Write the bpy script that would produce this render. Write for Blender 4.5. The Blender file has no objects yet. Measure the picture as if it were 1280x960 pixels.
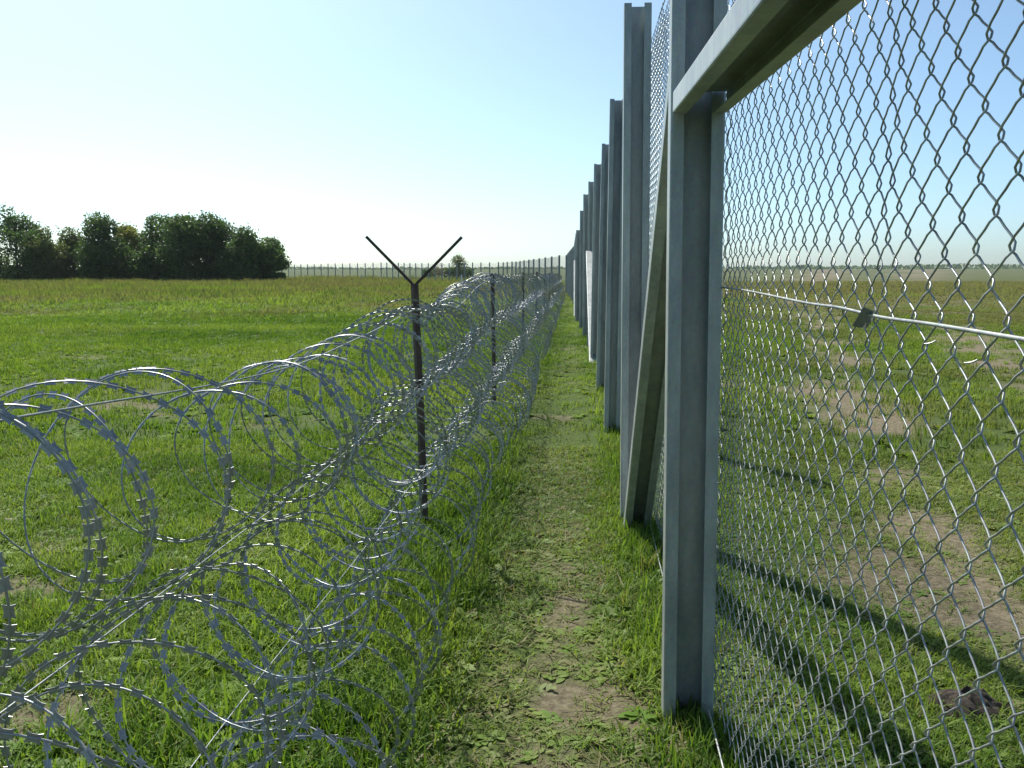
import bpy, bmesh, math, random
import numpy as np
from mathutils import Vector, Matrix

R = math.radians
rng = np.random.default_rng(7)
random.seed(7)
S = bpy.context.scene
COL = S.collection

# ------------------------------------------------------------------ camera
FPX, EYE, VX, HY = 1100.0, 1.7, 716.0, 342.0          # focal length in photo pixels, eye height, vanishing point of the fence line
PITCH = math.atan((480 - HY) / FPX)
YAW = math.atan((VX - 640) / FPX * math.cos(PITCH))
fw = Vector((-math.sin(YAW) * math.cos(PITCH), math.cos(YAW) * math.cos(PITCH), -math.sin(PITCH)))
rt = Vector((math.cos(YAW), math.sin(YAW), 0))
up = rt.cross(fw)
cam_data = bpy.data.cameras.new('camera')
cam_data.sensor_width = 36
cam_data.lens = FPX / 1280 * 36
cam_data.clip_start = 0.05
cam_data.clip_end = 9000
cam = bpy.data.objects.new('camera', cam_data)
COL.objects.link(cam)
cam.matrix_world = Matrix(((rt.x, up.x, -fw.x, 0), (rt.y, up.y, -fw.y, 0), (rt.z, up.z, -fw.z, EYE), (0, 0, 0, 1)))
S.camera = cam

# ------------------------------------------------------------------ sky, sun, exposure
SUN_AZ, SUN_EL = -33.0, 50.0        # degrees from the fence direction (+Y), negative is to the left
world = bpy.data.worlds.new('World')
S.world = world
world.use_nodes = True
wn = world.node_tree
wn.nodes.clear()
sky = wn.nodes.new('ShaderNodeTexSky')
sky.sky_type = 'NISHITA'
sky.sun_disc = False
sky.sun_elevation = R(SUN_EL)
sky.sun_rotation = R(SUN_AZ)
sky.altitude = 450
sky.air_density = 0.6
sky.dust_density = 2.2
sky.ozone_density = 1.5
bg = wn.nodes.new('ShaderNodeBackground')
bg.inputs['Strength'].default_value = 0.12
wo = wn.nodes.new('ShaderNodeOutputWorld')
tint = wn.nodes.new('ShaderNodeMix'); tint.data_type = 'RGBA'; tint.blend_type = 'MULTIPLY'; tint.inputs[0].default_value = 1.0
tint.inputs[7].default_value = (0.83, 1.0, 0.97, 1)          # the photograph's cool white balance
wn.links.new(sky.outputs[0], tint.inputs[6])
wn.links.new(tint.outputs[2], bg.inputs[0])
wn.links.new(bg.outputs[0], wo.inputs[0])
sun_l = bpy.data.lights.new('sun', 'SUN')
sun_l.energy = 5.0
sun_l.angle = R(0.53)
sun_l.color = (1.0, 0.95, 0.86)
sun = bpy.data.objects.new('sun', sun_l)
COL.objects.link(sun)
to_sun = Vector((math.sin(R(SUN_AZ)) * math.cos(R(SUN_EL)), math.cos(R(SUN_AZ)) * math.cos(R(SUN_EL)), math.sin(R(SUN_EL))))
sun.rotation_euler = to_sun.to_track_quat('Z', 'Y').to_euler()
S.view_settings.view_transform = 'Standard'
S.view_settings.look = 'None'
S.view_settings.gamma = 1.0
S.view_settings.exposure = 0.7
S.cycles.max_bounces = 8
S.cycles.transparent_max_bounces = 8

# ------------------------------------------------------------------ small helpers
def tag(o, label=None, cat=None, group=None, kind=None):
    if label: o['label'] = label
    if cat: o['category'] = cat
    if group: o['group'] = group
    if kind: o['kind'] = kind
    return o

def link(o, parent=None):
    COL.objects.link(o)
    if parent is not None: o.parent = parent
    return o

def empty(name, loc=(0, 0, 0)):
    o = bpy.data.objects.new(name, None)
    o.location = loc
    o.empty_display_size = 0.2
    return link(o)

def mesh_np(name, v, f, mat, parent=None, smooth=False, corners=None):
    """v (n,3) array, f (m,k) array of faces or list of lists"""
    me = bpy.data.meshes.new(name)
    v = np.asarray(v, np.float32)
    if isinstance(f, np.ndarray):
        m, k = f.shape
        me.vertices.add(len(v)); me.vertices.foreach_set('co', v.ravel())
        me.loops.add(m * k); me.loops.foreach_set('vertex_index', f.astype(np.int32).ravel())
        me.polygons.add(m)
        me.polygons.foreach_set('loop_start', np.arange(0, m * k, k, dtype=np.int32))
        me.polygons.foreach_set('use_smooth', np.full(m, smooth))
        me.update(calc_edges=True)
        me.validate()
    else:
        me.from_pydata([tuple(p) for p in v.tolist()], [], f)
        if smooth:
            for p in me.polygons: p.use_smooth = True
        me.update()
    if mat is not None: me.materials.append(mat)
    o = bpy.data.objects.new(name, me)
    return link(o, parent)

def hash2(ix, iy, seed):
    h = (ix.astype(np.int64) * 374761393 + iy.astype(np.int64) * 668265263 + seed * 144665) & 0x7fffffff
    h = ((h ^ (h >> 13)) * 1274126177) & 0x7fffffff
    h = (h ^ (h >> 16)) & 0xffff
    return h / 65535.0

def vnoise(x, y, scale, seed):
    x = np.asarray(x, float) / scale; y = np.asarray(y, float) / scale
    ix = np.floor(x); iy = np.floor(y)
    fx = x - ix; fy = y - iy
    fx = fx * fx * (3 - 2 * fx); fy = fy * fy * (3 - 2 * fy)
    ix = ix.astype(np.int64); iy = iy.astype(np.int64)
    a = hash2(ix, iy, seed); b = hash2(ix + 1, iy, seed); c = hash2(ix, iy + 1, seed); d = hash2(ix + 1, iy + 1, seed)
    return a + (b - a) * fx + (c - a) * fy + (a - b - c + d) * fx * fy

def fbm(x, y, scale, seed, octaves=4):
    t = 0; amp = 0.5; tot = 0
    for k in range(octaves):
        t = t + amp * vnoise(x, y, scale / 2 ** k, seed + k * 17); tot += amp; amp *= 0.55
    return t / tot

def sstep(a, b, x):
    t = np.clip((np.asarray(x, float) - a) / (b - a), 0, 1)
    return t * t * (3 - 2 * t)

def frames(P, ref):
    """tangent + two normals along polyline P with a smooth reference"""
    T = np.gradient(P, axis=0)
    T /= np.linalg.norm(T, axis=1)[:, None] + 1e-12
    N = np.cross(T, ref); N /= np.linalg.norm(N, axis=1)[:, None] + 1e-12
    B = np.cross(T, N)
    return T, N, B

def tube_np(P, r, sides=5, ref=None, caps=False):
    P = np.asarray(P, float); n = len(P)
    if ref is None: ref = np.array([0.31, 0.17, 0.93])
    ref = np.broadcast_to(ref, P.shape)
    T, N, B = frames(P, ref)
    a = np.arange(sides) * 2 * np.pi / sides
    r = np.broadcast_to(np.asarray(r, float), (n,))
    V = P[:, None, :] + r[:, None, None] * (np.cos(a)[None, :, None] * N[:, None, :] + np.sin(a)[None, :, None] * B[:, None, :])
    i = np.arange(n - 1)[:, None] * sides; j = np.arange(sides)[None, :]; j2 = (j + 1) % sides
    Fc = np.stack([i + j, i + j2, i + sides + j2, i + sides + j], -1).reshape(-1, 4)
    return V.reshape(-1, 3), Fc

class Pile:
    """collects vertex/quad arrays for one mesh"""
    def __init__(s): s.v = []; s.f = []; s.n = 0
    def add(s, v, f): s.v.append(np.asarray(v, float)); s.f.append(np.asarray(f) + s.n); s.n += len(v)
    def build(s, name, mat, parent=None, smooth=False):
        return mesh_np(name, np.concatenate(s.v), np.concatenate(s.f), mat, parent, smooth)

# ------------------------------------------------------------------ materials
def new_mat(name):
    m = bpy.data.materials.new(name); m.use_nodes = True
    nt = m.node_tree; nt.nodes.clear()
    out = nt.nodes.new('ShaderNodeOutputMaterial')
    return m, nt, out

def N_(nt, t, **kw):
    n = nt.nodes.new(t)
    for k, v in kw.items():
        if k in n.inputs: n.inputs[k].default_value = v
        else: setattr(n, k, v)
    return n

def ramp(nt, fac, stops):
    r = nt.nodes.new('ShaderNodeValToRGB')
    el = r.color_ramp.elements
    while len(el) < len(stops): el.new(0.5)
    for e, (p, c) in zip(el, stops): e.position = p; e.color = (*c, 1)
    nt.links.new(fac, r.inputs[0])
    return r.outputs[0]

def mixc(nt, fac, a, b, mode='MIX'):
    m = nt.nodes.new('ShaderNodeMix'); m.data_type = 'RGBA'; m.blend_type = mode
    for s, v in ((0, fac), (6, a), (7, b)):
        if hasattr(v, 'links') or hasattr(v, 'is_output'): nt.links.new(v, m.inputs[s])
        elif s == 0: m.inputs[0].default_value = v
        else: m.inputs[s].default_value = (*v, 1)
    return m.outputs[2]

def galvanised(name, c0, c1, rough, metal, scale=18.0, streak=True):
    m, nt, out = new_mat(name)
    p = N_(nt, 'ShaderNodeBsdfPrincipled', Metallic=metal)
    tc = N_(nt, 'ShaderNodeTexCoord')
    mp = N_(nt, 'ShaderNodeMapping'); mp.inputs['Scale'].default_value = (1, 1, 0.25 if streak else 1)
    nt.links.new(tc.outputs['Object'], mp.inputs[0])
    n1 = N_(nt, 'ShaderNodeTexNoise', Scale=scale, Detail=6.0, Roughness=0.65)
    vo = N_(nt, 'ShaderNodeTexVoronoi', Scale=scale * 5)
    nt.links.new(mp.outputs[0], n1.inputs['Vector']); nt.links.new(tc.outputs['Object'], vo.inputs['Vector'])
    base = ramp(nt, n1.outputs[0], [(0.3, c0), (0.7, c1)])
    n2 = N_(nt, 'ShaderNodeTexNoise', Scale=scale * 0.16, Detail=7.0, Roughness=0.7, Distortion=0.4)
    nt.links.new(mp.outputs[0], n2.inputs['Vector'])
    base = mixc(nt, 1.0, base, ramp(nt, n2.outputs[0], [(0.32, (0.62, 0.64, 0.68)), (0.5, (0.95, 0.95, 0.95)), (0.68, (1.18, 1.17, 1.12))]), 'MULTIPLY')
    base = mixc(nt, 0.12, base, vo.outputs['Color'], 'SOFT_LIGHT')
    nt.links.new(base, p.inputs['Base Color'])
    rr = N_(nt, 'ShaderNodeMapRange'); rr.inputs['To Min'].default_value = rough - 0.1; rr.inputs['To Max'].default_value = rough + 0.12
    nt.links.new(n1.outputs[0], rr.inputs[0]); nt.links.new(rr.outputs[0], p.inputs['Roughness'])
    bp = N_(nt, 'ShaderNodeBump', Strength=0.08, Distance=0.002); nt.links.new(n1.outputs[0], bp.inputs['Height'])
    nt.links.new(bp.outputs[0], p.inputs['Normal'])
    nt.links.new(p.outputs[0], out.inputs[0])
    return m

M_STEEL = galvanised('galvanised_steel', (0.28, 0.305, 0.305), (0.42, 0.445, 0.435), 0.42, 0.3)
M_WIRE = galvanised('galvanised_wire', (0.28, 0.30, 0.30), (0.42, 0.43, 0.42), 0.40, 0.55, 40, False)
M_TAPE = galvanised('razor_tape', (0.25, 0.265, 0.275), (0.39, 0.405, 0.41), 0.38, 0.55, 60, False)
M_RUST = galvanised('rusty_iron', (0.045, 0.03, 0.026), (0.11, 0.075, 0.06), 0.7, 0.2, 30, False)

def leaf_mat(name, stops, dry_col, trans=0.45, dryattr=True, rough=0.58, spec=0.2):
    m, nt, out = new_mat(name)
    geo = N_(nt, 'ShaderNodeNewGeometry')
    at = N_(nt, 'ShaderNodeAttribute', attribute_name='tint', attribute_type='INSTANCER')
    n1 = N_(nt, 'ShaderNodeTexNoise', Scale=1.3, Detail=3.0); nt.links.new(geo.outputs['Position'], n1.inputs['Vector'])
    ma = N_(nt, 'ShaderNodeMath', operation='MULTIPLY_ADD'); ma.inputs[1].default_value = 0.55
    nt.links.new(at.outputs['Fac'], ma.inputs[0])
    mb = N_(nt, 'ShaderNodeMath', operation='MULTIPLY'); mb.inputs[1].default_value = 0.45
    nt.links.new(n1.outputs[0], mb.inputs[0]); nt.links.new(mb.outputs[0], ma.inputs[2])
    col = ramp(nt, ma.outputs[0], stops)
    ad = N_(nt, 'ShaderNodeAttribute', attribute_name='dry', attribute_type='INSTANCER')
    col = mixc(nt, ad.outputs['Fac'], col, dry_col)
    p = N_(nt, 'ShaderNodeBsdfPrincipled', Roughness=rough); p.inputs['Specular IOR Level'].default_value = spec
    t = N_(nt, 'ShaderNodeBsdfTranslucent')
    nt.links.new(col, p.inputs['Base Color'])
    tcol = mixc(nt, 1.0, col, (1.25, 1.2, 0.6), 'MULTIPLY'); nt.links.new(tcol, t.inputs[0])
    mx = N_(nt, 'ShaderNodeMixShader'); mx.inputs[0].default_value = trans
    nt.links.new(p.outputs[0], mx.inputs[1]); nt.links.new(t.outputs[0], mx.inputs[2]); nt.links.new(mx.outputs[0], out.inputs[0])
    return m

GREENS = [(0.2, (0.058, 0.125, 0.015)), (0.5, (0.115, 0.21, 0.027)), (0.8, (0.195, 0.285, 0.048))]
M_GRASS = leaf_mat('grass_blades', GREENS, (0.215, 0.20, 0.10), 0.45)
M_GRASS_FAR = leaf_mat('meadow_blades', GREENS, (0.165, 0.16, 0.08), 0.42, spec=0.05)

def tree_mat(name, dark, mid, light):
    m, nt, out = new_mat(name)
    geo = N_(nt, 'ShaderNodeNewGeometry')
    oi = N_(nt, 'ShaderNodeObjectInfo')
    n1 = N_(nt, 'ShaderNodeTexNoise', Scale=0.9, Detail=4.0); nt.links.new(geo.outputs['Position'], n1.inputs['Vector'])
    ad = N_(nt, 'ShaderNodeMath', operation='MULTIPLY_ADD'); ad.inputs[1].default_value = 0.3; nt.links.new(geo.outputs['Random Per Island'], ad.inputs[0])
    mb = N_(nt, 'ShaderNodeMath', operation='MULTIPLY'); mb.inputs[1].default_value = 0.7; nt.links.new(n1.outputs[0], mb.inputs[0])
    nt.links.new(mb.outputs[0], ad.inputs[2])
    col = ramp(nt, ad.outputs[0], [(0.25, dark), (0.5, mid), (0.75, light)])
    p = N_(nt, 'ShaderNodeBsdfPrincipled', Roughness=0.55); p.inputs['Specular IOR Level'].default_value = 0.3
    t = N_(nt, 'ShaderNodeBsdfTranslucent')
    nt.links.new(col, p.inputs['Base Color']); nt.links.new(col, t.inputs[0])
    mx = N_(nt, 'ShaderNodeMixShader'); mx.inputs[0].default_value = 0.4
    nt.links.new(p.outputs[0], mx.inputs[1]); nt.links.new(t.outputs[0], mx.inputs[2]); nt.links.new(mx.outputs[0], out.inputs[0])
    return m

M_LEAF = tree_mat('acacia_leaves', (0.034, 0.078, 0.018), (0.065, 0.125, 0.026), (0.15, 0.23, 0.045))
M_LEAF_O = tree_mat('olive_leaves', (0.06, 0.095, 0.022), (0.11, 0.15, 0.035), (0.17, 0.2, 0.05))
M_LEAF_Y = tree_mat('yellowing_leaves', (0.13, 0.16, 0.025), (0.22, 0.24, 0.04), (0.32, 0.32, 0.06))
M_LEAF_D = tree_mat('dry_leaves', (0.16, 0.13, 0.06), (0.24, 0.2, 0.1), (0.32, 0.27, 0.14))
M_BARK, _nt, _o = new_mat('bark')
_p = N_(_nt, 'ShaderNodeBsdfPrincipled', Roughness=0.9)
_n = N_(_nt, 'ShaderNodeTexNoise', Scale=6.0, Detail=5.0)
_nt.links.new(ramp(_nt, _n.outputs[0], [(0.3, (0.05, 0.04, 0.03)), (0.7, (0.13, 0.105, 0.08))]), _p.inputs['Base Color'])
_nt.links.new(_p.outputs[0], _o.inputs[0])
M_WHITE, _nt, _o = new_mat('white_paint')
_p = N_(_nt, 'ShaderNodeBsdfPrincipled', Roughness=0.5)
_n = N_(_nt, 'ShaderNodeTexNoise', Scale=9.0, Detail=5.0)
_nt.links.new(ramp(_nt, _n.outputs[0], [(0.3, (0.68, 0.67, 0.63)), (0.6, (0.82, 0.82, 0.8))]), _p.inputs['Base Color'])
_nt.links.new(_p.outputs[0], _o.inputs[0])

# ------------------------------------------------------------------ ground
def ground_z(x, y):
    x = np.asarray(x, float); y = np.asarray(y, float)
    r = np.hypot(x, y)
    near = 0.035 * (fbm(x, y, 0.9, 3) - 0.5) + 0.10 * (fbm(x, y, 6.0, 5, 2) - 0.5) * sstep(1.5, 8, np.abs(x + 0.3))
    left = 0.42 * sstep(125, 165, y) * sstep(-10, -40, x)
    far = 7.5 * sstep(450, 1500, r) * (0.75 + 0.5 * fbm(x, y, 420, 9, 2))
    return near + left + far

def bare(x, y):
    """0 grass .. 1 bare soil"""
    x = np.asarray(x, float); y = np.asarray(y, float)
    n = fbm(x, y, 0.55, 21, 4); n2 = fbm(x, y, 1.7, 22, 3)
    cx = -0.10 + 0.10 * (vnoise(x * 0, y, 1.6, 31) - 0.5) * 2
    path = np.exp(-((x - cx) / 0.26) ** 2) * (0.66 - 0.34 * sstep(4.2, 8, y) - 0.25 * sstep(10, 30, y))
    path = np.clip((path + (n - 0.5) * 2.6 - 0.55) * 1.7, 0, 0.9) * (path > 0.04)
    cxr = 2.15 + 0.20 * np.maximum(y - 4.5, 0) ** 1.05
    tr = np.exp(-((x - cxr) / (0.38 + 0.035 * y)) ** 2)
    tr2 = np.exp(-((x - cxr - 1.5 - 0.10 * y) / (0.30 + 0.045 * y)) ** 2)
    track = np.clip((np.maximum(tr, tr2 * 0.85) + (n2 - 0.5) * 1.6 + (n - 0.5) * 1.3 - 0.44) * 1.6, 0, 0.92) * (np.maximum(tr, tr2) > 0.05) * (x > 0.9)
    spots = np.zeros_like(x)
    for sx, sy, sr in ((1.57, 3.4, 0.16), (-5.7, 10.7, 0.9), (-5.0, 10.2, 0.5), (-2.9, 4.4, 0.35), (-9.5, 17, 1.0), (-2.0, 3.1, 0.35)):
        spots = np.maximum(spots, np.exp(-(((x - sx) / sr) ** 2 + ((y - sy) / (sr * 0.8)) ** 2)))
    spots = np.clip((spots + (n - 0.5) * 2.2 - 0.55) * 1.4, 0, 0.8) * (spots > 0.05)
    scat = np.clip((n2 * n - 0.36) * 5, 0, 1) * 0.5
    return np.clip(np.maximum.reduce([path, track, spots, scat]), 0, 1)

def dryness(x, y):
    """0 lush .. 1 straw coloured meadow"""
    x = np.asarray(x, float); y = np.asarray(y, float)
    n = fbm(x, y, 9.0, 41, 3)
    d = sstep(26, 95, y + 0.5 * np.maximum(-x - 10, 0)) * 0.66
    d = d + (n - 0.45) * 1.5 * sstep(9, 30, y) + (fbm(x, y, 2.6, 43, 3) - 0.5) * 0.9 * sstep(7, 14, y)
    pathd = np.exp(-((x + 0.10) / 0.45) ** 2) * 0.22 * (1 - sstep(8, 24, y))
    rightd = sstep(0.9, 2.6, x) * 0.34 + sstep(12, 40, y) * (x > 0.6) * 0.22
    return np.clip(d + pathd + rightd, 0, 0.92)

def axis(lo, hi, step, far, growth):
    a = list(np.arange(lo, hi + 1e-6, step)); s = step; v = a[-1]
    while v < far: s *= growth; v += s; a.append(v)
    s = step; v = a[0]; b = []
    return a
gx = axis(0, 4, 0.085, 2500, 1.10)
gx = np.array([-v for v in gx[:0:-1]] + gx)
gyp = axis(2.0, 10, 0.085, 2500, 1.045)
gyn = [2.0 - (v - 2.0) for v in axis(2.0, 2.4, 0.1, 1500, 1.25)[:0:-1]]
gy = np.array(gyn + gyp)
GX, GY = np.meshgrid(gx, gy)
gv = np.stack([GX, GY, ground_z(GX, GY)], -1).reshape(-1, 3)
nx, ny = len(gx), len(gy)
ii = (np.arange(ny - 1)[:, None] * nx + np.arange(nx - 1)[None, :])
gf = np.stack([ii, ii + 1, ii + nx + 1, ii + nx], -1).reshape(-1, 4)

mg, nt, out = new_mat('meadow_ground')
p = N_(nt, 'ShaderNodeBsdfPrincipled', Roughness=0.95); p.inputs['Specular IOR Level'].default_value = 0.1
geo = N_(nt, 'ShaderNodeNewGeometry')
a_b = N_(nt, 'ShaderNodeAttribute', attribute_name='bare'); a_d = N_(nt, 'ShaderNodeAttribute', attribute_name='dry')
nf = N_(nt, 'ShaderNodeTexNoise', Scale=24.0, Detail=8.0, Roughness=0.7); nm = N_(nt, 'ShaderNodeTexNoise', Scale=0.55, Detail=6.0)
nl = N_(nt, 'ShaderNodeTexNoise', Scale=0.02, Detail=5.0)
for n in (nf, nm, nl): nt.links.new(geo.outputs['Position'], n.inputs['Vector'])
soil = ramp(nt, nf.outputs[0], [(0.25, (0.06, 0.048, 0.032)), (0.48, (0.14, 0.115, 0.078)), (0.6, (0.19, 0.16, 0.112)), (0.8, (0.28, 0.25, 0.18))])
turf = ramp(nt, nf.outputs[0], [(0.3, (0.035, 0.055, 0.014)), (0.6, (0.07, 0.105, 0.025)), (0.85, (0.12, 0.13, 0.05))])
farg = ramp(nt, nm.outputs[0], [(0.3, (0.045, 0.08, 0.018)), (0.7, (0.075, 0.11, 0.027))])
vdist = N_(nt, 'ShaderNodeVectorMath', operation='LENGTH'); nt.links.new(geo.outputs['Position'], vdist.inputs[0])
mr = N_(nt, 'ShaderNodeMapRange'); mr.inputs['From Min'].default_value = 15; mr.inputs['From Max'].default_value = 60
nt.links.new(vdist.outputs['Value'], mr.inputs[0])
turf = mixc(nt, mr.outputs[0], turf, farg)
straw = ramp(nt, nl.outputs[0], [(0.35, (0.052, 0.072, 0.022)), (0.65, (0.078, 0.082, 0.034))])
turf = mixc(nt, a_d.outputs['Fac'], turf, straw)
c = mixc(nt, a_b.outputs['Fac'], turf, soil)
nt.links.new(c, p.inputs['Base Color'])
bp = N_(nt, 'ShaderNodeBump', Strength=0.8, Distance=0.03); nt.links.new(nf.outputs[0], bp.inputs['Height']); nt.links.new(bp.outputs[0], p.inputs['Normal'])
nt.links.new(p.outputs[0], out.inputs[0])
ground = mesh_np('ground', gv, gf, mg, smooth=True)
for nm_, fn in (('bare', bare), ('dry', dryness)):
    at = ground.data.attributes.new(nm_, 'FLOAT', 'POINT')
    at.data.foreach_set('value', fn(gv[:, 0], gv[:, 1]).astype(np.float32))
tag(ground, 'flat grassy plain with a worn footpath and bare wheel tracks', 'ground', kind='structure')

# ------------------------------------------------------------------ grass (scattered clumps)
def blade(rs, base, h, w, lean, az, segs=3):
    t = np.linspace(0, 1, segs + 1)
    d = np.array([math.cos(az), math.sin(az), 0]); s = np.array([-math.sin(az), math.cos(az), 0])
    droop = lean * h
    P = base + np.outer(t ** 1.8 * droop, d) + np.outer(h * (t - 0.35 * lean * t ** 2.4), [0, 0, 1])
    wd = w * (1 - t ** 1.7) * 0.5 + 0.0003
    L = P - wd[:, None] * s; Q = P + wd[:, None] * s
    v = np.empty((2 * (segs + 1), 3)); v[0::2] = L; v[1::2] = Q
    f = [[2 * k, 2 * k + 1, 2 * k + 3, 2 * k + 2] for k in range(segs)]
    return v, np.array(f)

def clump(name, seed, n, rad, hmin, hmax, w, segs=3, leanmax=0.9, mat=None):
    rs = np.random.default_rng(seed); P = Pile()
    for k in range(n):
        a = rs.uniform(0, 2 * np.pi); r = rad * math.sqrt(rs.uniform())
        b = np.array([math.cos(a) * r, math.sin(a) * r, -0.004])
        v, f = blade(rs, b, rs.uniform(hmin, hmax), w * rs.uniform(0.7, 1.3), rs.uniform(0.1, leanmax), rs.uniform(0, 2 * np.pi), segs)
        P.add(v, f)
    o = P.build(name, mat or M_GRASS, smooth=True)
    COL.objects.unlink(o)
    return o

def rosette(name, seed, n, size, mat=None):
    """broad-leaved weed: a flat rosette of oval leaves"""
    rs = np.random.default_rng(seed); P = Pile()
    for k in range(n):
        az = rs.uniform(0, 2 * np.pi); L = size * rs.uniform(0.6, 1.2); el = rs.uniform(0.15, 0.9)
        d = np.array([math.cos(az) * math.cos(el), math.sin(az) * math.cos(el), math.sin(el)]); s = np.array([-math.sin(az), math.cos(az), 0])
        t = np.array([0, 0.3, 0.6, 0.85, 1.0]); wd = L * 0.22 * np.array([0.15, 0.9, 1.0, 0.6, 0.05])
        Pc = np.outer(t * L, d) - np.outer((t ** 2) * L * 0.35, [0, 0, 1]) + rs.normal(0, 0.012, 3) * [1, 1, 0.2] + [0, 0, 0.006]
        v = np.empty((10, 3)); v[0::2] = Pc - wd[:, None] * s; v[1::2] = Pc + wd[:, None] * s
        P.add(v, np.array([[2 * q, 2 * q + 1, 2 * q + 3, 2 * q + 2] for q in range(4)]))
    o = P.build(name, mat or M_GRASS, smooth=True)
    COL.objects.unlink(o)
    return o

def scatter(name, label, coll_objs, pts, rot, scl, idx, tint, dry):
    c = bpy.data.collections.new(name + '_clumps')
    for k, o in enumerate(coll_objs):
        o.name = 'c%02d_' % k + o.name
        c.objects.link(o)
    me = bpy.data.meshes.new(name)
    me.vertices.add(len(pts)); me.vertices.foreach_set('co', pts.astype(np.float32).ravel())
    for nm, typ, arr in (('rot', 'FLOAT_VECTOR', rot), ('scl', 'FLOAT_VECTOR', scl), ('idx', 'INT', idx), ('tint', 'FLOAT', tint), ('dry', 'FLOAT', dry)):
        at = me.attributes.new(nm, typ, 'POINT')
        arr = arr.astype(np.int32 if typ == 'INT' else np.float32)
        at.data.foreach_set('vector' if typ == 'FLOAT_VECTOR' else 'value', arr.ravel())
    o = bpy.data.objects.new(name, me); link(o)
    ng = bpy.data.node_groups.new(name + '_scatter', 'GeometryNodeTree')
    ng.interface.new_socket('Geometry', in_out='INPUT', socket_type='NodeSocketGeometry')
    ng.interface.new_socket('Geometry', in_out='OUTPUT', socket_type='NodeSocketGeometry')
    gi = ng.nodes.new('NodeGroupInput'); go = ng.nodes.new('NodeGroupOutput')
    ci = ng.nodes.new('GeometryNodeCollectionInfo'); ci.inputs['Collection'].default_value = c
    ci.inputs['Separate Children'].default_value = True; ci.inputs['Reset Children'].default_value = True
    ip = ng.nodes.new('GeometryNodeInstanceOnPoints'); ip.inputs['Pick Instance'].default_value = True
    def na(nm, typ):
        q = ng.nodes.new('GeometryNodeInputNamedAttribute'); q.data_type = typ; q.inputs['Name'].default_value = nm
        return q.outputs[0]
    er = ng.nodes.new('FunctionNodeEulerToRotation')
    ng.links.new(na('rot', 'FLOAT_VECTOR'), er.inputs[0]); ng.links.new(er.outputs[0], ip.inputs['Rotation'])
    ng.links.new(na('scl', 'FLOAT_VECTOR'), ip.inputs['Scale']); ng.links.new(na('idx', 'INT'), ip.inputs['Instance Index'])
    ng.links.new(gi.outputs[0], ip.inputs['Points']); ng.links.new(ci.outputs[0], ip.inputs['Instance']); ng.links.new(ip.outputs[0], go.inputs[0])
    md = o.modifiers.new('scatter', 'NODES'); md.node_group = ng
    return tag(o, label, 'grass', kind='stuff')

def wedge(n, y0, y1, margin):
    """random ground points inside a widened view wedge"""
    y = np.sqrt(rng.uniform(y0 ** 2, y1 ** 2, n))
    u = rng.uniform(-1, 1, n)
    x = -0.07 * y + u * (0.62 * y + margin)
    return x, y

def place(x, y, hs):
    n = len(x)
    pts = np.stack([x, y, ground_z(x, y)], -1)
    rot = np.stack([rng.normal(0, 0.10, n), rng.normal(0, 0.10, n), rng.uniform(0, 2 * np.pi, n)], -1)
    s = rng.uniform(0.75, 1.25, n)
    scl = np.stack([s, s, s * hs], -1)
    return pts, rot, scl

def tints(x, y, sc):
    return np.clip(0.30 + 0.45 * rng.uniform(0, 1, len(x)) + 1.5 * (fbm(x, y, sc, 55, 3) - 0.5), 0, 1)

# near lawn
x, y = wedge(36000, 1.4, 8.5, 0.9)
keep = rng.uniform(0, 1, len(x)) > bare(x, y) * 0.93
x, y = x[keep], y[keep]
pathness = np.exp(-((x + 0.10) / 0.42) ** 2)
hs = (1 - 0.55 * bare(x, y)) * (0.45 + 0.95 * fbm(x, y, 0.5, 51, 3)) * (1 - 0.55 * pathness) * np.where(x > 0.62, 0.6, 1.0)
tuft = np.exp(-((x - 0.45) / 0.12) ** 2); hs = hs * (1 + 0.8 * tuft)
tuft2 = np.exp(-((x + 0.62) / 0.16) ** 2); hs = hs * (1 + 0.5 * tuft2)
pts, rot, scl = place(x, y, hs)
near_v = [clump('short_grass', 100 + k, 15, 0.055, 0.030, 0.085, 0.0058) for k in range(6)]
near_v += [clump('long_grass', 120 + k, 10, 0.04, 0.06, 0.13, 0.0068, 4, 1.1) for k in range(2)]
near_v += [rosette('weed', 140 + k, 9, 0.05) for k in range(3)]
lush = sstep(-0.30, -0.60, x) * sstep(-2.6, -1.2, x) + 0.5 * np.exp(-((x - 0.33) / 0.14) ** 2)
scl *= (1 + 0.45 * lush)[:, None]
litter = rng.uniform(0, 1, len(x)) < 0.16 * pathness + 0.03
scl[litter] *= np.array([1.25, 1.25, 0.20])
u = rng.uniform(0, 1, len(x))
weedp = 0.10 + 0.22 * pathness + 0.25 * (fbm(x, y, 0.8, 61, 2) > 0.58)
idx = np.where(u < weedp, rng.integers(8, 11, len(x)), np.where(u > 0.93, rng.integers(6, 8, len(x)), rng.integers(0, 6, len(x))))
dry = np.clip(dryness(x, y) + rng.normal(0, 0.10, len(x)), 0, 0.9)
dry = np.where(rng.uniform(0, 1, len(x)) < 0.04 + 0.14 * pathness, 0.85, dry)
idx = np.where(litter, rng.integers(6, 8, len(x)), idx); dry = np.where(litter, 0.97, dry * (1 - 0.5 * np.clip(lush, 0, 1)))
scatter('lawn_grass', 'short green grass and broad weeds around the worn footpath', near_v, pts, rot, scl, idx, tints(x, y, 0.9), dry)

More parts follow.
